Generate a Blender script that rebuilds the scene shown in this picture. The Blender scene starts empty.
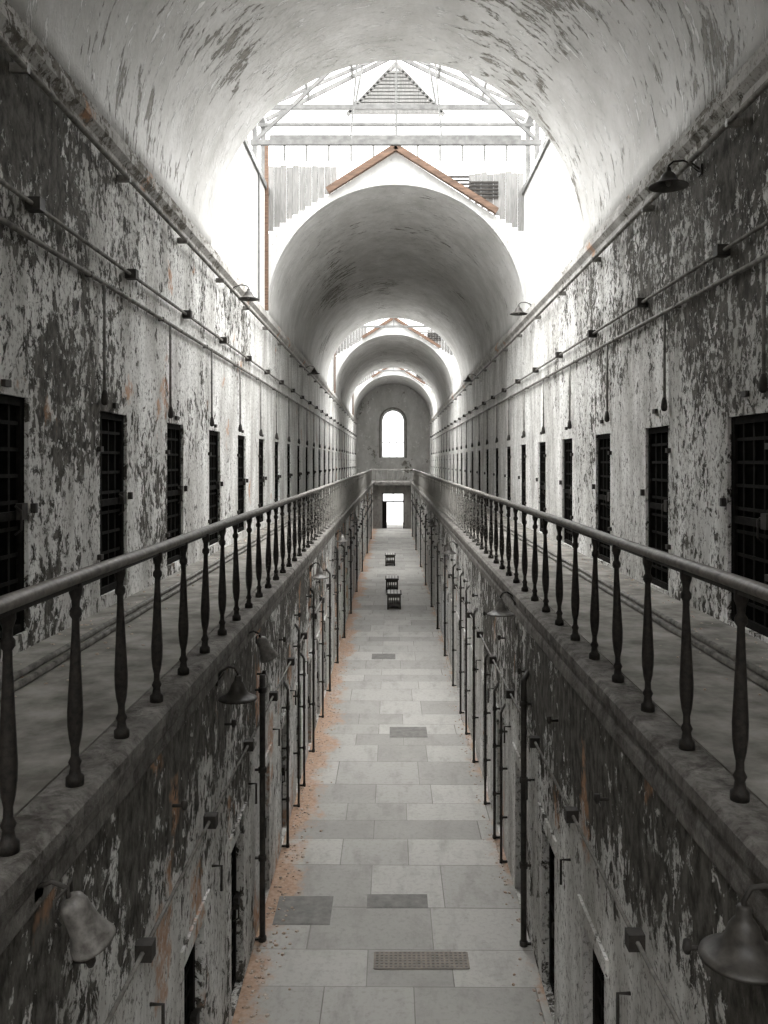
import bpy, bmesh, math, random
from mathutils import Vector, Matrix
random.seed(7)
Z0 = 5.8            # camera height above the ground floor
F = 850.0
CX = 0.1            # vault axis
XL, XR = -3.4, 3.6  # upper walls
WL, WR = -1.66, 1.67  # lower walls
SPR = 4.06
R = 3.5
GF = -1.75          # gallery floor level (relative to camera)
FL = -5.8
sc = bpy.context.scene
try:
    sc.view_settings.view_transform = 'Standard'
    sc.view_settings.look = 'None'
except Exception: pass

# ------------------------------------------------------------------ materials
class NT:
    def __init__(s, name):
        s.m = bpy.data.materials.new(name); s.m.use_nodes = True
        s.t = s.m.node_tree; s.n = s.t.nodes; s.l = s.t.links
        s.b = s.n['Principled BSDF']
    def node(s, typ, **kw):
        n = s.n.new(typ)
        for k, v in kw.items(): setattr(n, k, v)
        return n
    def pos(s, scale=(1,1,1), loc=(0,0,0)):
        g = s.node('ShaderNodeNewGeometry'); m = s.node('ShaderNodeMapping')
        m.inputs['Scale'].default_value = scale; m.inputs['Location'].default_value = loc
        s.l.new(g.outputs['Position'], m.inputs['Vector']); return m.outputs[0]
    def noise(s, vec, scale, detail=4, rough=.55, dist=0):
        n = s.node('ShaderNodeTexNoise'); n.inputs['Scale'].default_value = scale
        n.inputs['Detail'].default_value = detail; n.inputs['Roughness'].default_value = rough
        n.inputs['Distortion'].default_value = dist
        s.l.new(vec, n.inputs['Vector']); return n.outputs['Fac']
    def math(s, op, a, b=None, c=None):
        n = s.node('ShaderNodeMath', operation=op)
        for i, v in enumerate((a, b, c)):
            if v is None: continue
            if isinstance(v, (int, float)): n.inputs[i].default_value = v
            else: s.l.new(v, n.inputs[i])
        return n.outputs[0]
    def rng(s, v, a, b, c=0, d=1):
        n = s.node('ShaderNodeMapRange'); s.l.new(v, n.inputs[0])
        for i, x in enumerate((a, b, c, d)): n.inputs[i+1].default_value = x
        return n.outputs[0]
    def mix(s, f, a, b):
        n = s.node('ShaderNodeMix', data_type='RGBA')
        if isinstance(f, (int, float)): n.inputs[0].default_value = f
        else: s.l.new(f, n.inputs[0])
        for i, v in ((6, a), (7, b)):
            if isinstance(v, tuple): n.inputs[i].default_value = (*v, 1)
            else: s.l.new(v, n.inputs[i])
        return n.outputs[2]
    def sep(s, axis):
        g = s.node('ShaderNodeNewGeometry'); x = s.node('ShaderNodeSeparateXYZ')
        s.l.new(g.outputs['Position'], x.inputs[0]); return x.outputs[axis]
    def bump(s, h, strength=.5, dist=.02):
        b = s.node('ShaderNodeBump'); b.inputs['Strength'].default_value = strength
        b.inputs['Distance'].default_value = dist
        s.l.new(h, b.inputs['Height']); s.l.new(b.outputs[0], s.b.inputs['Normal'])
    def out(s, col, rough=.9, metal=0, spec=.5):
        if isinstance(col, tuple): s.b.inputs['Base Color'].default_value = (*col, 1)
        else: s.l.new(col, s.b.inputs['Base Color'])
        s.b.inputs['Roughness'].default_value = rough
        s.b.inputs['Metallic'].default_value = metal
        s.b.inputs['Specular IOR Level'].default_value = spec
        return s.m

def mat_peel(name, dark=(.032,.029,.025), mid=(.14,.133,.118), white=(.80,.798,.78), dirty=(.42,.412,.39),
             fine=11.0, bias=0.0, kb=.5, km=.55, kc=.3, ygain=.12, y0=6, y1=26, rust=0.0, zscale=.75, seed=0, zdark=None, sharp=.02, thinamt=.75):
    t = NT(name)
    A = t.noise(t.pos((1,1,zscale), (seed, seed*2, seed*3)), fine, 8, .72, .5)
    Bn = t.noise(t.pos((.8,.8,1),(seed,3,1)), .5, 2, .5)
    Mn = t.noise(t.pos((1,1,zscale),(seed+1,2,8)), 2.4, 7, .68, .3)
    C = t.noise(t.pos((1,1,.1),(seed,9,4)), 3.2, 4, .65)
    s = A
    for n, k in ((Bn, kb), (Mn, km), (C, kc)):
        s = t.math('ADD', s, t.math('MULTIPLY', t.math('SUBTRACT', n, .5), k))
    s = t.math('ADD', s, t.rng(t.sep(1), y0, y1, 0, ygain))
    s = t.math('ADD', s, bias)
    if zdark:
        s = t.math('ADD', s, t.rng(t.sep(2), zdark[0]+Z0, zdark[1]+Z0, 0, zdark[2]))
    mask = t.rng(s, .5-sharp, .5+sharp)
    D = t.noise(t.pos((1,1,.6),(seed+5,0,0)), 9, 5, .7)
    E = t.noise(t.pos((1,1,.3),(seed+2,7,0)), 1.8, 6, .65)
    dc = t.mix(t.rng(D, .38, .62), dark, mid)
    wc = t.mix(t.rng(E, .36, .64), dirty, white)
    thin = t.rng(t.noise(t.pos((1,1,.8),(seed+11,0,0)), 22, 5, .72), .53, .61)
    wc = t.mix(t.math('MULTIPLY', thin, thinamt), wc, mid)
    col = t.mix(mask, dc, wc)
    if rust > 0:
        Fn = t.noise(t.pos((1,1,.8),(seed+20,1,2)), .9, 5, .6)
        fr = t.rng(t.noise(t.pos((1,1,.8),(seed+3,1,2)), 9, 6, .7), .40, .5)
        col = t.mix(t.math('MULTIPLY', t.math('MULTIPLY', t.rng(Fn, .66-rust*.1, .70-rust*.1), .75), fr), col, (.46,.25,.14))
    h = t.math('ADD', t.math('MULTIPLY', mask, .6), D)
    t.bump(h, .7, .02)
    return t.out(col, .92, 0, .2)

M = {}
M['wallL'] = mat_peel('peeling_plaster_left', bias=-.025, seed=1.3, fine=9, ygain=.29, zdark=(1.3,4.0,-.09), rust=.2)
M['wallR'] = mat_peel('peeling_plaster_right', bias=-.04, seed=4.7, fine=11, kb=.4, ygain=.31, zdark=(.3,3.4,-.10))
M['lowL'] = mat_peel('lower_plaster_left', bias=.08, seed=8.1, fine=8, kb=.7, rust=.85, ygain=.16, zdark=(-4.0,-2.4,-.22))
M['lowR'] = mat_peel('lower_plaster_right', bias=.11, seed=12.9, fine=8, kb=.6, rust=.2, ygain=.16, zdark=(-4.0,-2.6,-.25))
def mat_vault():
    t = NT('vault_plaster')
    y = t.sep(1)
    A = t.noise(t.pos((.7,2.2,.55),(3,1,2)), 2.6, 9, .7, .6)
    Fi = t.noise(t.pos((1,1.6,.8),(1,4,2)), 9, 7, .7, .4)
    Bn = t.noise(t.pos((1,.6,1),(5,3,1)), .55, 2, .5)
    s = t.math('ADD', A, t.math('MULTIPLY', t.math('SUBTRACT', Bn, .5), .75))
    s = t.math('ADD', s, t.math('MULTIPLY', t.math('SUBTRACT', Fi, .5), .35))
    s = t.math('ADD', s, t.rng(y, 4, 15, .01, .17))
    mask = t.rng(s, .475, .515)
    E = t.noise(t.pos((1,.7,.5),(2,7,0)), 1.2, 7, .7)
    g = t.mix(t.rng(E, .32, .66), (.39,.385,.365), (.60,.595,.58))
    fl = t.rng(t.noise(t.pos((.8,2.4,.6),(9,9,1)), 3.4, 8, .72, .5), .585, .61)
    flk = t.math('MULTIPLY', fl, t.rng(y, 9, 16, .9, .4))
    g = t.mix(flk, g, (.86,.86,.845))
    dk = t.mix(t.rng(Fi, .35, .65), (.14,.13,.11), (.28,.267,.24))
    col = t.mix(mask, dk, g)
    t.bump(t.math('ADD', t.math('ADD', mask, fl), Fi), .7, .025)
    return t.out(col, .8, 0, .35)
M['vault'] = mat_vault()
M['white'] = mat_peel('whitewash', dark=(.4,.38,.35), mid=(.5,.49,.47), white=(.70,.70,.69), dirty=(.56,.56,.545),
                      fine=5, bias=.16, kb=.2, kc=.2, ygain=0, seed=3.3, thinamt=.3)
M['cornice'] = mat_peel('cornice_plaster', dark=(.09,.08,.065), mid=(.22,.205,.18), white=(.6,.59,.57), dirty=(.36,.35,.33),
                      fine=6, bias=.02, kb=.4, kc=.1, seed=6.6, rust=.6, zscale=1)
M['slab'] = mat_peel('gallery_edge_stone', dark=(.055,.05,.044), mid=(.13,.12,.11), white=(.28,.27,.25), dirty=(.18,.17,.16),
                      fine=5, bias=-.0, kb=.3, kc=.1, seed=16.6, zscale=1, sharp=.12)
def simple(name, c1, c2, scale=6, rough=.8, metal=0, stretch=(1,1,1), bump=.2, spec=.5, far=None):
    t = NT(name); n = t.noise(t.pos(stretch), scale, 6, .65)
    col = t.mix(t.rng(n, .35, .65), c1, c2); t.bump(n, bump, .01)
    if far:   # patchy lightening with distance: skylight brightness on far metalwork put into the colour
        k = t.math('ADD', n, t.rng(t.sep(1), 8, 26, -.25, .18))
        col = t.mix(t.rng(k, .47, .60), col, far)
    return t.out(col, rough, metal, spec)
M['gfloor'] = simple('gallery_concrete', (.12,.113,.10), (.30,.288,.265), 2.5, .9, spec=.2)
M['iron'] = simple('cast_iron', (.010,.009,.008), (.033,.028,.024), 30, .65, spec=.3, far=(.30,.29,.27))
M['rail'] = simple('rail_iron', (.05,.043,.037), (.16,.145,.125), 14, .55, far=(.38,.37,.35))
M['pipe'] = simple('conduit_steel', (.08,.075,.068), (.26,.25,.23), 8, .6)
M['pipeD'] = simple('rusty_pipe', (.017,.015,.013), (.05,.045,.04), 8, .65, spec=.3)
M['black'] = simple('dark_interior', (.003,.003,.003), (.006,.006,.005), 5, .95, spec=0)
M['door'] = simple('door_iron', (.005,.0045,.004), (.014,.0125,.011), 10, .85, spec=.08)
M['wood'] = simple('old_timber', (.08,.05,.035), (.21,.13,.088), 5, .85, stretch=(.6,4,4))
M['grate'] = simple('rusty_grating', (.17,.15,.13), (.26,.225,.19), 9, .8)
M['board'] = simple('grey_clapboard', (.16,.16,.155), (.30,.295,.285), 5, .85, stretch=(8,8,.6))
M['steelW'] = simple('painted_steel', (.10,.10,.097), (.20,.20,.193), 5, .6)
M['shade'] = simple('enamel_shade', (.02,.018,.016), (.06,.055,.048), 12, .5, spec=.3)
M['shadeL'] = simple('worn_enamel', (.06,.055,.05), (.21,.20,.185), 12, .5)
M['bench'] = simple('bench_wood', (.03,.027,.023), (.06,.054,.046), 10, .7)
M['benchT'] = simple('bench_top', (.4,.39,.37), (.55,.54,.52), 10, .6)
M['debris'] = simple('plaster_flakes', (.28,.18,.12), (.55,.49,.43), 20, .9)
M['darkslab'] = simple('dark_slate', (.14,.136,.128), (.22,.214,.2), 7, .8)
def mat_floor():
    t = NT('stone_paving')
    b = t.node('ShaderNodeTexBrick'); b.offset = .43; b.offset_frequency = 2; b.squash = 1.45; b.squash_frequency = 3
    g = t.node('ShaderNodeNewGeometry'); sx = t.node('ShaderNodeSeparateXYZ'); t.l.new(g.outputs['Position'], sx.inputs[0])
    yy = t.math('ADD', sx.outputs[1], t.math('MULTIPLY', t.math('SINE', t.math('MULTIPLY', sx.outputs[1], 1.37)), .22))
    yy = t.math('ADD', yy, t.math('MULTIPLY', sx.outputs[0], .012))
    xx = t.math('ADD', sx.outputs[0], t.math('MULTIPLY', t.math('SINE', t.math('MULTIPLY', sx.outputs[0], 2.3)), .14))
    cb = t.node('ShaderNodeCombineXYZ'); t.l.new(t.math('ADD', xx, .37), cb.inputs[0]); t.l.new(yy, cb.inputs[1])
    t.l.new(cb.outputs[0], b.inputs['Vector'])
    for k, v in (('Scale',1),('Mortar Size',.007),('Mortar Smooth',.3),('Bias',.15),('Brick Width',1.2),('Row Height',.86)):
        b.inputs[k].default_value = v
    b.inputs['Color1'].default_value = (.26,.254,.238,1); b.inputs['Color2'].default_value = (.47,.46,.435,1)
    b.inputs['Mortar'].default_value = (.14,.132,.118,1)
    n = t.noise(t.pos(), 1.3, 8, .6); n2 = t.noise(t.pos(), 14, 8, .7)
    col = t.mix(t.rng(n, .3, .7, 0, .55), b.outputs[0], (.40,.393,.37))
    col = t.mix(t.rng(n2, .50, .72, 0, .45), col, (.19,.18,.165))
    col = t.mix(t.rng(t.noise(t.pos((1.4,.5,1)), 2.2, 6, .7), .50, .68, 0, .45), col, (.21,.2,.185))
    x = t.sep(0)
    edge = t.math('MAXIMUM', t.rng(x, -.8, -1.66, 0, .37), t.rng(x, 1.2, 1.67, 0, .25))
    r = t.math('ADD', t.noise(t.pos((1,.7,1)), 1.0, 9, .75), edge)
    col = t.mix(t.rng(r, .69, .80, 0, .85), col, t.mix(t.rng(n2,.4,.6), (.34,.20,.125), (.50,.35,.255)))
    t.bump(t.math('SUBTRACT', n2, t.math('MULTIPLY', b.outputs['Fac'], 1.5)), .4, .012)
    return t.out(col, .85, 0, .3)
M['floor'] = mat_floor()

# ------------------------------------------------------------------ builder
class B:
    def __init__(s): s.bm = bmesh.new(); s.mats = []
    def mi(s, m):
        m = M[m]
        if m not in s.mats: s.mats.append(m)
        return s.mats.index(m)
    def faces(s, vs, fs, mat, smooth=False):
        mi = s.mi(mat); bv = [s.bm.verts.new(v) for v in vs]
        for f in fs:
            try:
                fc = s.bm.faces.new([bv[i] for i in f]); fc.material_index = mi; fc.smooth = smooth
            except ValueError: pass
    def box(s, a, b, mat, mtx=None):
        vs = [Vector((x, y, z)) for x in (a[0], b[0]) for y in (a[1], b[1]) for z in (a[2], b[2])]
        if mtx: vs = [mtx @ v for v in vs]
        s.faces(vs, [(0,1,3,2),(4,6,7,5),(0,4,5,1),(2,3,7,6),(0,2,6,4),(1,5,7,3)], mat)
    def beam(s, p, q, w, h, mat):
        p, q = Vector(p), Vector(q); d = (q-p); L = d.length; d.normalize()
        up = Vector((0,0,1)) if abs(d.z) < .95 else Vector((0,1,0))
        x = d.cross(up).normalized(); u = x.cross(d)
        vs = []
        for c in (p, q):
            for a, b in ((-1,-1),(1,-1),(1,1),(-1,1)):
                vs.append(c + x*a*w/2 + u*b*h/2)
        s.faces(vs, [(0,1,2,3),(7,6,5,4),(0,4,5,1),(1,5,6,2),(2,6,7,3),(3,7,4,0)], mat)
    def lathe(s, prof, o, mat, seg=14, mtx=None, smooth=True):
        vs = []; n = len(prof)
        for r, z in prof:
            for k in range(seg):
                a = 2*math.pi*k/seg; v = Vector((r*math.cos(a), r*math.sin(a), z))
                if mtx: v = mtx @ v
                vs.append(v + Vector(o))
        fs = []
        for i in range(n-1):
            for k in range(seg):
                fs.append((i*seg+k, i*seg+(k+1)%seg, (i+1)*seg+(k+1)%seg, (i+1)*seg+k))
        fs.append(tuple(range(seg-1, -1, -1))); fs.append(tuple((n-1)*seg+k for k in range(seg)))
        s.faces(vs, fs, mat, smooth)
    def tube(s, pts, r, mat, seg=8):
        pts = [Vector(p) for p in pts]; vs = []; n = len(pts)
        for i, p in enumerate(pts):
            d = (pts[min(i+1, n-1)] - pts[max(i-1, 0)]).normalized()
            up = Vector((0,0,1)) if abs(d.z) < .9 else Vector((0,1,0))
            if i == 0: ref = up
            x = d.cross(ref)
            if x.length < .1: x = d.cross(up)
            x.normalize(); u = x.cross(d).normalized(); ref = u
            for k in range(seg):
                a = 2*math.pi*k/seg; vs.append(p + x*r*math.cos(a) + u*r*math.sin(a))
        fs = [(i*seg+k, i*seg+(k+1)%seg, (i+1)*seg+(k+1)%seg, (i+1)*seg+k) for i in range(n-1) for k in range(seg)]
        fs += [tuple(range(seg-1,-1,-1)), tuple((n-1)*seg+k for k in range(seg))]
        s.faces(vs, fs, mat, True)
    def mesh(s, name):
        bmesh.ops.recalc_face_normals(s.bm, faces=s.bm.faces)
        me = bpy.data.meshes.new(name); s.bm.to_mesh(me); s.bm.free()
        for m in s.mats: me.materials.append(m)
        return me
    def done(s, name, loc=(0,0,0)):
        me = s.mesh(name)
        c = Vector((0,0,0))
        if len(me.vertices):
            xs = [v.co for v in me.vertices]
            lo = Vector([min(v[i] for v in xs) for i in range(3)]); hi = Vector([max(v[i] for v in xs) for i in range(3)])
            c = Vector(((lo.x+hi.x)/2, (lo.y+hi.y)/2, lo.z))
            me.transform(Matrix.Translation(-c))
        o = bpy.data.objects.new(name, me); sc.collection.objects.link(o)
        o.location = c + Vector(loc) + Vector((0,0,Z0)); return o
def place(name, me, loc, rotz=0, scale=(1,1,1)):
    o = bpy.data.objects.new(name, me); sc.collection.objects.link(o)
    o.location = Vector(loc) + Vector((0,0,Z0)); o.rotation_euler = (0,0,rotz); o.scale = scale; return o

def panel(outer, holes, plane, w0, w1):
    cu = bpy.data.curves.new('tmp', 'CURVE'); cu.dimensions = '2D'; cu.fill_mode = 'BOTH'; cu.extrude = .5
    for poly in [outer]+holes:
        sp = cu.splines.new('POLY'); sp.points.add(len(poly)-1)
        for p, (u, v) in zip(sp.points, poly): p.co = (u, v, 0, 1)
        sp.use_cyclic_u = True
    ob = bpy.data.objects.new('tmp', cu); sc.collection.objects.link(ob)
    bpy.context.view_layer.update()
    me = bpy.data.meshes.new_from_object(ob.evaluated_get(bpy.context.evaluated_depsgraph_get()))
    vs = []
    for v in me.vertices:
        w = w0 + (v.co.z+.5)*(w1-w0)
        vs.append((w, v.co.x, v.co.y) if plane == 'YZ' else (v.co.x, w, v.co.y))
    fs = [tuple(p.vertices) for p in me.polygons]
    bpy.data.objects.remove(ob); bpy.data.curves.remove(cu); bpy.data.meshes.remove(me)
    return vs, fs
def rect(u0, v0, u1, v1): return [(u0,v0),(u1,v0),(u1,v1),(u0,v1)]

YB, YE, YLOW = -9.0, 82.0, 74.0
# ------------------------------------------------------------------ upper walls with cell door openings
doorsL = [7.45+2.95*i for i in range(-4, 25)]; doorsR = [8.62+2.95*i for i in range(-5, 24)]
DW = .5
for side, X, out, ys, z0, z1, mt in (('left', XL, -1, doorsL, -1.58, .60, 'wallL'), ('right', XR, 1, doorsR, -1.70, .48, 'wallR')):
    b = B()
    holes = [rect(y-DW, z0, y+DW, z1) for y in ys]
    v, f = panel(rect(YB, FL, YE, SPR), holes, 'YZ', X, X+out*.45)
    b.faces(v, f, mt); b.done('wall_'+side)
lowYL = [7.15+2.0*i for i in range(-6, 33)]; lowYR = [7.05+2.05*i for i in range(-6, 32)]
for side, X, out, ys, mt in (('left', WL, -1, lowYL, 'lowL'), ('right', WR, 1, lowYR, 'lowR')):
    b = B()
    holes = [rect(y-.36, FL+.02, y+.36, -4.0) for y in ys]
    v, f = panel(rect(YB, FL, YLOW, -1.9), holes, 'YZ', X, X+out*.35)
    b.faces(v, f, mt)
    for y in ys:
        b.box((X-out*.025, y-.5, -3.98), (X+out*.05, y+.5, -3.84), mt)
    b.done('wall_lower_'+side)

# doors
def iron_door(w, h, name):
    b = B()
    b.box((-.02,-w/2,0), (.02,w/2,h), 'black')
    for y in (-w/2+.04, w/2-.04): b.box((.02,y-.04,0),(.06,y+.04,h),'door')
    for z in (.04, h*.5, h-.04): b.box((.02,-w/2+.08,z-.04),(.058,w/2-.08,z+.04),'door')
    n = 4
    for i in range(1, n):
        y = -w/2+w*i/n; b.box((.02,y-.02,.08),(.03,y+.02,h-.08),'door')
    for i in range(1, 9):
        z = h*i/9; b.box((.03,-w/2+.08,z-.018),(.038,w/2-.08,z+.018),'door')
    b.box((.05,w/2-.16,h*.48),(.11,w/2-.04,h*.55),'pipeD')
    b.tube([(.06,w/2-.2,h*.42),(.12,w/2-.2,h*.44),(.12,w/2-.2,h*.52),(.06,w/2-.2,h*.54)],.01,'pipeD',6)
    return b.mesh(name)
meU = iron_door(1.0, 2.18, 'cell_door'); meLw = iron_door(.72, 1.78, 'lower_cell_door')
for y in doorsL: place('cell_door', meU, (XL-.10, y, -1.58))
for y in doorsR: place('cell_door', meU, (XR+.10, y, -1.70), math.pi)
for y in lowYL: place('lower_cell_door', meLw, (WL-.14, y, FL+.02))
for y in lowYR: place('lower_cell_door', meLw, (WR+.14, y, FL+.02), math.pi)
for X, o, ys in ((XL, 1, doorsL), (XR, -1, doorsR)):
    b = B()
    for y in ys:
        for z in (-1.1, .15): b.box((X, y-.6, z-.03), (X+o*.05, y-.52, z+.03), 'pipeD')
        b.box((X, y+.54, -.48), (X+o*.05, y+.59, -.39), 'pipeD')
        b.box((X, y-.06, .66), (X+o*.04, y+.06, .72), 'pipeD')
    b.done('door_hardware')

# ------------------------------------------------------------------ floor
b = B(); b.box((-4, YB, FL-.2), (4.2, YE, FL), 'floor'); b.done('floor')
b = B(); x0, x1, y0, y1, z = -.2, .88, 9.72, 10.04, FL
b.box((x0,y0,z),(x1,y1,z+.006),'darkslab')
n = 20
for i in range(n+1):
    x = x0+(x1-x0)*i/n; b.box((x-.012,y0,z+.006),(x+.012,y1,z+.012),'grate')
for j in range(7):
    y = y0+(y1-y0)*j/6; b.box((x0,y-.01,z+.006),(x1,y+.01,z+.011),'grate')
b.done('floor_grate')
for x0, x1, y0, y1 in ((-.33,.47,11.05,11.4),(-1.5,-.78,10.65,11.35),(-.05,.75,17.9,18.6),(-.6,.1,25,25.7)):
    b = B(); b.box((x0,y0,FL),(x1,y1,FL+.004),'darkslab'); b.box((x0+.02,y0+.02,FL+.004),(x1-.02,y1-.02,FL+.006),'darkslab'); b.done('slate_patch')

# ------------------------------------------------------------------ gallery slabs with moulded edge
for side, X, e, wl, o in (('left', XL, -1.60, WL, -1), ('right', XR, 1.64, WR, 1)):
    b = B()
    prof = [(e+o*.03, GF), (e, GF-.03), (e, -1.86), (e+o*.025, -1.885), (e+o*.025, -1.94), (wl-o*.02, -1.97), (wl-o*.02, -2.06), (wl+o*.0, -2.09), (wl+o*.3,-2.09), (wl+o*.3, -1.90), (X, -1.90), (X, GF)]
    n = len(prof)
    vs = [(x, YB, z) for x, z in prof] + [(x, YLOW, z) for x, z in prof]
    fs = [(i, (i+1)%n, n+(i+1)%n, n+i) for i in range(n)] + [tuple(range(n)), tuple(range(2*n-1, n-1, -1))]
    b.faces(vs, fs, 'slab')
    b.box((e+o*.26, YB, GF), (X, YLOW, GF+.012), 'gfloor')
    b.done('gallery_'+side)

# cornices
for side, X, o in (('left', XL, 1), ('right', XR, -1)):
    b = B()
    prof = [(X, 3.62), (X+o*.03, 3.64), (X+o*.03, 3.72), (X+o*.10, 3.80), (X+o*.10, 3.90), (X+o*.06, 3.93), (X+o*.06, 4.0), (X-o*.1, 4.06), (X-o*.1, 3.62)]
    n = len(prof)
    vs = [(x, YB, z) for x, z in prof] + [(x, YE, z) for x, z in prof]
    fs = [(i, (i+1)%n, n+(i+1)%n, n+i) for i in range(n)] + [tuple(range(n)), tuple(range(2*n-1, n-1, -1))]
    b.faces(vs, fs, 'cornice'); b.done('trim_cornice_'+side)

# ------------------------------------------------------------------ barrel vaults
def arc(r, n=48): return [(CX+r*math.cos(math.pi*k/n), SPR+r*math.sin(math.pi*k/n)) for k in range(n+1)]
vaults = [(-3.0, 16.0), (23.4, 44.6), (50.6, 68.0), (74.0, 82.0)]
for y0, y1 in vaults:
    b = B(); a = arc(R); c = arc(R+.22); n = len(a)
    vs = [(x, y0, z) for x, z in a]+[(x, y1, z) for x, z in a]+[(x, y0, z) for x, z in c]+[(x, y1, z) for x, z in c]
    fs = []
    for i in range(n-1):
        fs += [(i, i+1, n+i+1, n+i), (2*n+i, 3*n+i, 3*n+i+1, 2*n+i+1), (i, 2*n+i, 2*n+i+1, i+1), (n+i, n+i+1, 3*n+i+1, 3*n+i)]
    fs += [(0, n, 3*n, 2*n), (n-1, 3*n-1, 4*n-1, 2*n-1)]
    b.faces(vs, fs, 'vault', True)
    me_o = b.done('ceiling_vault')
    for p in me_o.data.polygons:
        if abs(p.normal.y) > .7: p.use_smooth = False

# ------------------------------------------------------------------ skylight lanterns
def lantern(y0, y1):
    EZ, RZ, HW = 9.3, 11.2, 3.6
    for side, X, o in (('left', XL, -1), ('right', XR, 1)):
        b = B(); b.box((X, y0, SPR), (X+o*.3, y1, 7.4), 'white')
        n = 5
        for i in range(n+1):
            y = y0+(y1-y0)*i/n; b.box((X+o*.08, y-.05, 7.4), (X+o*.2, y+.05, EZ), 'steelW')
        b.box((X+o*.03, y0, EZ-.1), (X+o*.22, y1, EZ+.08), 'steelW')
        b.box((X-o*.06, y0, 7.3), (X, y1, 7.45), 'steelW')
        b.done('wall_skylight_'+side)
    b = B()
    n = 6
    for i in range(n+1):
        y = y0+(y1-y0)*i/n
        for s in (-1, 1): b.beam((CX+s*HW, y, EZ+.1), (CX, y, RZ), .07, .10, 'steelW')
    b.beam((CX, y0, RZ), (CX, y1, RZ), .16, .2, 'steelW')
    for s in (-1, 1):
        for t in (.33, .66):
            b.beam((CX+s*HW*t, y0, RZ-(RZ-EZ)*t+.05), (CX+s*HW*t, y1, RZ-(RZ-EZ)*t+.05), .06, .08, 'steelW')
    b.done('skylight_frame')
    b = B()
    L = y1-y0
    for yy, zz, hw in ((y0+L*.60, 7.68, 3.5), (y1-.45, 9.58, 3.5), (y0+L*.3, 9.35, 3.5)):
        b.beam((CX-hw, yy, zz), (CX+hw, yy, zz), .09, .12, 'steelW')
    b.beam((CX-3.5, y0+L*.75, 8.55), (CX+3.5, y0+L*.75, 8.55), .06, .07, 'steelW')
    yy = y0+L*.6
    for s in (-1, 1):
        b.beam((CX+s*3.4, yy, 7.72), (CX, yy, 10.9), .06, .08, 'steelW')
        b.beam((CX+s*3.5, y1-.45, 9.6), (CX, y1-.45, 11.1), .06, .08, 'steelW')
        b.beam((CX+s*1.1, y1-.45, 9.6), (CX+s*.9, y1-.45, 10.7), .05, .06, 'steelW')
        b.beam((CX+s*1.1, yy, 7.7), (CX+s*.9, yy, 10.1), .04, .05, 'steelW')
    b.beam((CX, yy, 7.7), (CX, yy, 10.9), .05, .05, 'steelW')
    b.done('roof_truss')
    b = B()
    w = 3.5
    outer = [(CX+w+.02, SPR), (CX+w+.02, 6.18), (CX, 8.45), (CX-w-.02, 6.18), (CX-w-.02, SPR)]
    aa = arc(R, 48)[::-1]
    v, f = panel(outer+aa, [], 'XZ', y1-.25, y1)
    b.faces(v, f, 'white'); b.done('wall_gable')
    b = B()
    yf = y1-.345
    b.beam((CX-1.85, yf, 7.36), (CX+.02, yf, 8.55), .16, .17, 'wood')
    b.beam((CX-.02, yf, 8.55), (CX+2.75, yf, 6.80), .16, .16, 'wood')
    b.done('rake_board')
    b = B()
    def gz(x): return 8.45-.6486*abs(x-CX)+.02
    for x0, x1, zb in ((CX-3.5, CX-1.6, 8.1), (CX+2.0, CX+3.5, 7.9)):
        n = int((x1-x0)/.16)
        for i in range(n):
            xa = x0+(x1-x0)*i/n+.004; xb = x0+(x1-x0)*(i+1)/n-.004
            za = max(gz(xa), gz(xb))
            yo = y1-.2+(.02 if i%2 else 0)
            b.box((xa, yo, za), (xb, yo+.05, zb+random.uniform(-.05,.03)), 'board')
    for i in range(5):
        z = 7.35+i*.1; xa = max(CX+1.0, CX+(8.45-z)/.6486+.05)
        b.box((xa, y1-.24, z), (CX+2.0, y1-.2, z+.05), 'pipeD')
        b.box((CX+2.0, y1-.24, 7.2+i*.1), (CX+2.8, y1-.2, 7.25+i*.1), 'pipeD')
    b.done('siding_boards')
    b = B()
    for i in range(12):
        z = 9.75+i*.1; hw = (11.1-z)/1.25*1.2
        b.beam((CX-hw, y1+.3, z), (CX+hw, y1+.3, z), .12, .065, 'board')
    for s in (-1,1): b.beam((CX+s*1.35, y1+.3, 9.68), (CX, y1+.3, 11.1), .12, .09, 'board')
    b.box((CX-3.5, y1+.25, 8.95), (CX+3.5, y1+.4, 9.1), 'steelW')
    for k in range(-5, 6): b.box((CX+k*.62-.025, y1+.28, 8.4), (CX+k*.62+.025, y1+.36, 8.95), 'steelW')
    b.done('gable_louver')
    b = B()
    b.box((XL, y1-.7, 4.06), (XL+.09, y1-.6, 8.6), 'wood')
    b.box((XL, y1-1.9, 4.06), (XL+.05, y1-1.85, 7.3), 'steelW')
    b.done('timber_post')
for (a, c) in ((16.0, 23.4), (44.6, 50.6), (68.0, 74.0)): lantern(a, c)
b = B()
for X, o in ((XL, -1), (XR, 1)): b.box((X, YB, SPR), (X+o*.3, -3, 7.6), 'white')
b.done('wall_skylight_back')  # side walls of an unseen open skylight, added for fill near the camera

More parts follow.
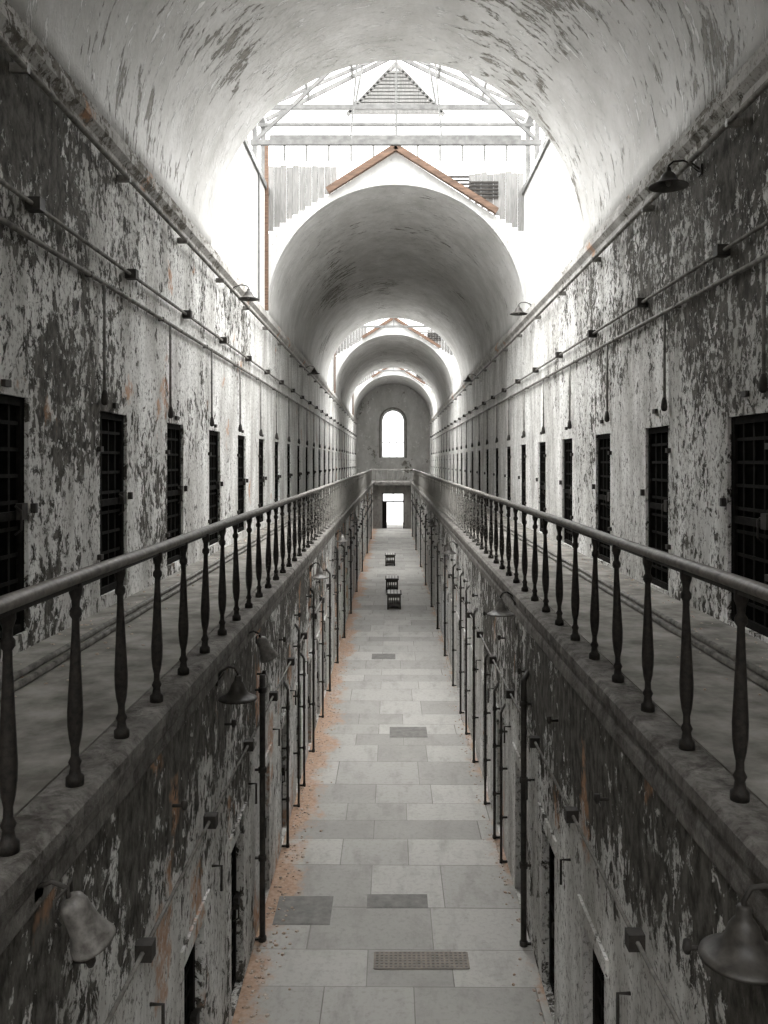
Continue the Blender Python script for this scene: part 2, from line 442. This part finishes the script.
# ------------------------------------------------------------------ end walls
def archwin(u, half, z0, zt, n=16):
    r = half; return [(u-half, z0), (u+half, z0)] + [(u+r*math.cos(math.pi*k/n), zt-r+r*math.sin(math.pi*k/n)) for k in range(n+1)]
b = B()
v, f = panel([(XL-.1, GF-.2), (XR+.1, GF-.2), (XR+.1, SPR+.01)]+arc(R+.1)+[(XL-.1, SPR)], [archwin(CX, 1.1, .45, 5.05)], 'XZ', YE, YE+.6)
b.faces(v, f, 'vault')
b.tube([(CX-1.25, YE-.02, .4), (CX-1.25, YE-.02, 3.95)]+[(CX+1.25*math.cos(math.pi*(1-k/12)), YE-.02, 3.95+1.25*math.sin(math.pi*k/12)) for k in range(13)]+[(CX+1.25, YE-.02, .4)], .09, 'slab', 6)
b.done('wall_end')
b = B()
for x in (-.37, .37): b.box((CX+x-.03, YE+.3, .45), (CX+x+.03, YE+.38, 4.9), 'steelW')
for z in (.5, 1.9, 3.1): b.box((CX-1.1, YE+.3, z-.03), (CX+1.1, YE+.38, z+.03), 'steelW')
pts = [(CX+1.06*math.cos(math.pi*k/16), YE+.34, 3.95+1.06*math.sin(math.pi*k/16)) for k in range(17)]
b.tube(pts, .05, 'steelW', 6)
for x in (-1.06, 1.06): b.box((CX+x-.04, YE+.3, .45), (CX+x+.04, YE+.38, 3.95), 'steelW')
b.done('window_1')
b = B()
v, f = panel(rect(WL-.3, FL, WR+.3, GF-.25), [rect(CX-.95, FL+.01, CX+.95, -2.7)], 'XZ', YLOW, YLOW+.5)
b.faces(v, f, 'slab'); b.done('wall_end_lower')
b = B()
for x in (-.95, .87): b.box((CX+x, YLOW+.1, FL), (CX+x+.08, YLOW+.25, -2.7), 'door')
b.box((CX-.95, YLOW+.1, -2.78), (CX+.95, YLOW+.25, -2.7), 'door')
b.box((CX-.87, YLOW+.14, -3.5), (CX+.87, YLOW+.2, -3.4), 'door')
b.box((CX-.04, YLOW+.14, -3.5), (CX+.04, YLOW+.2, -2.78), 'door')
b.box((CX-.87, YLOW+.14, FL), (CX-.55, YLOW+.2, -3.5), 'door')
b.done('door_frame')
b = B(); b.box((XL, YLOW, GF-.25), (XR, YE, GF), 'slab'); b.box((-1.55, YLOW-.5, GF-.25), (1.6, YLOW, GF), 'slab'); b.done('gallery_bridge')
b = B(); b.box((XL-.3, YB-.4, FL), (XR+.3, YB, 8), 'vault'); b.done('wall_back')

# ------------------------------------------------------------------ railings
H = GF
bal = [(.048,0),(.048,.045),(.032,.06),(.026,.10),(.036,.125),(.022,.155),(.021,.20),(.032,.25),(.040,.32),(.042,.40),(.037,.50),
       (.031,.62),(.026,.74),(.021,.84),(.020,.90),(.033,.92),(.033,.945),(.021,.965),(.023,1.0),(.036,1.04),(.036,1.09)]
for side, X, ys in (('left', -1.72, [3.81+.8*i for i in range(-6, 86)]), ('right', 1.80, [4.40+.79*i for i in range(-7, 86)])):
    b = B()
    for y in ys:
        sg = 16 if y < 15 else 8
        tilt = Matrix.Rotation(random.gauss(0,.007), 4, 'Y') @ Matrix.Rotation(random.gauss(0,.009), 4, 'X')
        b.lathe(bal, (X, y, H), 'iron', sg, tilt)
    y0, y1 = ys[0]-.3, ys[-1]+.3
    m = 14; vs = []
    nseg = 60
    for j in range(nseg+1):
        y = y0+(y1-y0)*j/nseg
        for k in range(m):
            a = 2*math.pi*k/m
            vs.append((X+.048*math.cos(a), y, -.63+.036*math.sin(a)+.004*math.sin(j*1.7)))
    fs = [(j*m+k, j*m+(k+1)%m, (j+1)*m+(k+1)%m, (j+1)*m+k) for j in range(nseg) for k in range(m)]
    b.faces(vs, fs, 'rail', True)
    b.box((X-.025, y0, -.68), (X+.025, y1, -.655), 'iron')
    b.done('gallery_railing')
b = B()
for i in range(7):
    b.lathe(bal, (-1.4+i*.48, YLOW-.3, GF), 'iron', 8)
b.box((-1.6, YLOW-.35, -.68), (1.68, YLOW-.25, -.61), 'rail')
b.done('bridge_railing')

# ------------------------------------------------------------------ wall conduits
def conduit(name, X, o, ys, zt, zb, zc):
    b = B()
    b.tube([(X+o*.06, YB, zt), (X+o*.06, 72, zt)], .022, 'pipe')
    b.tube([(X+o*.05, YB, zb), (X+o*.05, 72, zb)], .028, 'pipe')
    b.tube([(X+o*.13, YB, zc), (X+o*.13, 72, zc)], .03, 'pipe')
    for y in ys:
        b.box((X, y+.42, zt-.06), (X+o*.14, y+.54, zt+.06), 'pipeD')
        b.box((X, y-1.0, zb-.03), (X+o*.08, y-.95, zb+.03), 'pipeD')
        b.box((X, y+.1, zc-.05), (X+o*.16, y+.16, zc+.03), 'pipe')
        yy = y-.5
        b.tube([(X+o*.05, yy, zb), (X+o*.05, yy, .78)], .018, 'pipe', 6)
        b.lathe([(.02,.16),(.034,.12),(.045,.04),(.04,0),(.02,-.02)], (X+o*.055, yy, .68), 'pipeD', 8)
    b.done(name)
conduit('electrical_conduit', XL, 1, doorsL, 2.40, 2.08, 3.52)
conduit('electrical_conduit', XR, -1, doorsR, 2.26, 1.95, 3.50)
for s in (-1, 1):
    b = B()
    for x in (2.86, 3.0): b.tube([(s*x, YB, GF+.042), (s*x, 72, GF+.042)], .028, 'pipe')
    b.done('heating_pipe')

for X, o, off in ((WL, 1, 5.53), (WR, -1, 5.65)):
    b = B()
    b.tube([(X+o*.05, YB, -3.17), (X+o*.05, 72, -3.17)], .016, 'pipe', 6)
    for i in range(-4, 33):
        y = off+2.0*i
        b.box((X, y-.05, -3.23), (X+o*.11, y+.05, -3.12), 'pipeD')
        b.tube([(X, y+.3, -3.72), (X+o*.09, y+.3, -3.72), (X+o*.09, y+.3, -3.95)], .013, 'pipeD', 6)
        b.lathe([(.015,-.03),(.028,0),(.022,.04)], (X+o*.09, y+.9, -2.6), 'pipeD', 8)
        b.tube([(X, y+.9, -2.6), (X+o*.09, y+.9, -2.6)], .013, 'pipeD', 6)
    b.done('electrical_conduit')

def vpipe(X, o, y, zt, r, hook=True, zb=None):
    b = B(); x = X+o*.09; z0 = FL if zb is None else zb
    pts = [(x, y, z0), (x, y, zt-.12)]
    if hook: pts += [(x, y+.02, zt-.04), (x-o*.03, y+.08, zt+.0), (x-o*.09, y+.22, zt+.03)]
    b.tube(pts, r, 'pipeD', 10)
    for z in (z0+.02, z0+(zt-z0)*.3, z0+(zt-z0)*.62, zt-.3):
        b.lathe([(r*1.0,-.035),(r*1.4,-.03),(r*1.4,.03),(r*1.0,.035)], (x, y, z), 'pipeD', 10)
        b.box((min(X, x), y-.015, z-.012), (max(X, x), y+.015, z+.012), 'pipeD')
    b.done('drain_pipe')
vpipe(WL, 1, 10.3, -2.46, .036, False); vpipe(WR, -1, 10.2, -2.60, .036)
for y, zt, r in ((12.8,-3.4,.02),(14.3,-2.8,.018),(15.2,-3.5,.02),(17.0,-2.6,.022),(19.3,-3.1,.02),(21.5,-2.8,.025),(24.5,-2.5,.028),(28,-2.8,.03),(32.5,-2.6,.03),(38,-2.5,.03),(45,-2.5,.03),(54,-2.5,.035),(64,-2.5,.035)):
    vpipe(WL, 1, y, zt, r)
for y, zt, r in ((12.3,-3.6,.018),(13.1,-3.5,.022),(14.4,-3.3,.02),(16.4,-2.9,.022),(18.1,-2.7,.02),(19.6,-2.6,.022),(22,-2.7,.022),(25.4,-2.5,.028),(29.5,-2.8,.03),(34,-2.6,.03),(40,-2.5,.03),(47,-2.5,.03),(56,-2.5,.035),(66,-2.5,.035)):
    vpipe(WR, -1, y, zt, r)

# ------------------------------------------------------------------ lamps
def bell_lamp(mat, reach=.25, r=.2, name='bell_lamp'):
    b = B()
    b.box((0,-.05,-.06), (.02,.05,.06), 'pipeD')
    pts = [(0,0,0), (reach*.25,0,.07), (reach*.55,0,.11), (reach*.85,0,.10), (reach,0,.05), (reach,0,-.02)]
    b.tube(pts, .012, 'pipeD', 8)
    b.tube([(0,0,-.04),(reach*.35,0,.06)], .007, 'pipeD', 6)
    k = r/.2
    prof = [(.024,.03),(.03,.02),(.034,-.02),(.055*k,-.035),(.075*k,-.06),(.085*k,-.09),(.10*k,-.12),(.135*k,-.15),(.18*k,-.17),(.21*k,-.182),(.215*k,-.195),
            (.205*k,-.19),(.17*k,-.178),(.12*k,-.155),(.085*k,-.12),(.06*k,-.08),(.03,-.06)]
    b.lathe(prof, (reach,0,0), mat, 28)
    b.lathe([(.012,-.06),(.028,-.10),(.034,-.14),(.025,-.175),(.008,-.19)], (reach,0,0), 'shadeL', 12)
    return b.mesh(name)
def flood_lamp(name='flood_lamp'):
    b = B()
    b.box((0,-.05,-.05), (.02,.05,.05), 'pipeD')
    b.tube([(0,0,.0),(.08,0,.03),(.15,0,.0),(.16,0,-.06)], .012, 'pipeD', 8)
    m = Matrix.Rotation(math.radians(-20), 4, 'Y') @ Matrix.Rotation(math.radians(14), 4, 'X')
    prof = [(.03,.0),(.055,-.02),(.066,-.06),(.07,-.13),(.08,-.19),(.10,-.24),(.108,-.26),(.110,-.272),(.100,-.268),(.085,-.24),(.065,-.19),(.05,-.12)]
    b.lathe(prof, (.16,0,-.04), 'shadeL', 20, m)
    for s in (-1, 1):
        b.tube([(.15,0,.0),(.13,s*.1,-.01),(.13,s*.105,-.08),(.15,s*.08,-.13)], .008, 'pipeD', 6)
    b.lathe([(.045,-.2),(.045,-.22),(.04,-.26),(.02,-.29)], (.16,0,-.04), 'benchT', 12, m)
    return b.mesh(name)
mU = bell_lamp('shade', .38, .21, name='bell_lamp_high'); mLd = bell_lamp('shade', .20, .17); mLl = bell_lamp('shadeL', .2, .17, name='bell_lamp_pale'); mF = flood_lamp()
PI = math.pi
place('bracket_lamp', mU, (XR, 9.9, 3.40), PI); place('bracket_lamp', mU, (XR, 21.6, 3.95), PI); place('bracket_lamp', mU, (XL, 17.9, 3.62)); place('bracket_lamp', mU, (XL, 33, 3.62)); place('bracket_lamp', mU, (XR, 36, 3.62), PI)
place('bracket_lamp', mLd, (WL, 8.05, -2.05)); place('bracket_lamp', mLd, (WR, 3.55, -1.88), PI); place('bracket_lamp', mLl, (WR, 11.5, -1.87), PI)
for y in (17.2, 25, 34, 46): place('bracket_lamp', mLl, (WL, y, -2.15))
for y in (21.8, 31, 42): place('bracket_lamp', mLd, (WR, y, -2.15), PI)
place('flood_lamp', mF, (WL, 3.95, -1.98)); place('flood_lamp', mF, (WL, 9.7, -1.96))

# ------------------------------------------------------------------ benches
def bench():
    b = B(); w, l, h = .54, .95, .62
    for y in (-l/2, l/2-.06):
        for x in (-w/2, w/2-.06): b.box((x,y,0),(x+.06,y+.06,h-.05),'bench')
        b.box((-w/2,y+.01,.12),(w/2,y+.05,.19),'bench'); b.box((-w/2,y+.01,h-.16),(w/2,y+.05,h-.05),'bench')
        for k in range(4): b.box((-w/2+.1+k*.09,y+.02,.19),(-w/2+.13+k*.09,y+.04,h-.16),'bench')
    for x in (-w/2, w/2-.05):
        b.box((x,-l/2,.12),(x+.05,l/2,.19),'bench'); b.box((x,-l/2,h-.16),(x+.05,l/2,h-.05),'bench')
    b.box((-w/2-.03,-l/2-.03,h-.05),(w/2+.03,l/2+.03,h),'bench')
    for k in range(4): b.box((-w/2+.02+k*.13,-l/2,h),(-w/2+.12+k*.13,l/2,h+.02),'benchT')
    b.box((-w/2,-l/2,.19),(w/2,l/2,.21),'bench')
    return b.mesh('bench')
mb = bench()
for x, y in ((.08, 33.9), (.0, 38.2), (-.1, 47.9)): place('slatted_bench', mb, (x, y, FL))

# ------------------------------------------------------------------ fallen plaster flakes
b = B()
def flake(x, y, z, s):
    n = random.randint(4, 6); a0 = random.random()*6
    p = [(x+s*random.uniform(.6,1)*math.cos(a0+6.28*k/n), y+s*random.uniform(.6,1)*math.sin(a0+6.28*k/n)) for k in range(n)]
    t = random.uniform(.2,.6)*s
    vs = [(u, v, z) for u, v in p]+[(x+(u-x)*.7, y+(v-y)*.7, z+t) for u, v in p]
    b.faces(vs, [tuple(range(n))[::-1], tuple(range(n, 2*n))]+[(k,(k+1)%n,n+(k+1)%n,n+k) for k in range(n)], 'debris')
for _ in range(900):
    y = random.uniform(2.5, 30)
    if random.random() < .5: flake(-3.36+abs(random.gauss(0,.5))%1.4, y, GF+.012, random.uniform(.006,.024))
    else: flake(3.55-abs(random.gauss(0,.5))%1.4, y, GF+.012, random.uniform(.006,.024))
b.done('plaster_debris')
b = B()
for _ in range(1200):
    y = random.uniform(8, 30)
    if random.random() < .75: flake(-1.6+abs(random.gauss(0,.16)), y, FL, random.uniform(.01,.035))
    else: flake(1.62-abs(random.gauss(0,.1)), y, FL, random.uniform(.01,.03))
b.done('brick_rubble')

# ------------------------------------------------------------------ light
w = bpy.data.worlds.new('overcast_sky'); sc.world = w; w.use_nodes = True
bg = w.node_tree.nodes['Background']; bg.inputs[0].default_value = (1,1,.995,1); bg.inputs[1].default_value = 2.6
su = bpy.data.lights.new('hazy_sun', 'SUN'); su.energy = 37; su.angle = math.radians(125); su.color = (1,.994,.98)  # wide sun lamp added as overcast sky light, leaving the visible sky dimmer
so = bpy.data.objects.new('hazy_sun', su); sc.collection.objects.link(so); so.location = (0, 20, 30)
so.rotation_euler = (math.radians(-14), 0, 0)

# ------------------------------------------------------------------ camera
cam = bpy.data.cameras.new('camera'); co = bpy.data.objects.new('camera', cam); sc.collection.objects.link(co)
co.location = (0, 0, Z0); co.rotation_euler = (math.pi/2, 0, 0)
cam.sensor_fit = 'VERTICAL'; cam.sensor_height = 36; cam.sensor_width = 27; cam.lens = F/1024*36
cam.shift_x = -8/1024; cam.shift_y = -50/1024
cam.clip_start = .05; cam.clip_end = 300
sc.camera = co
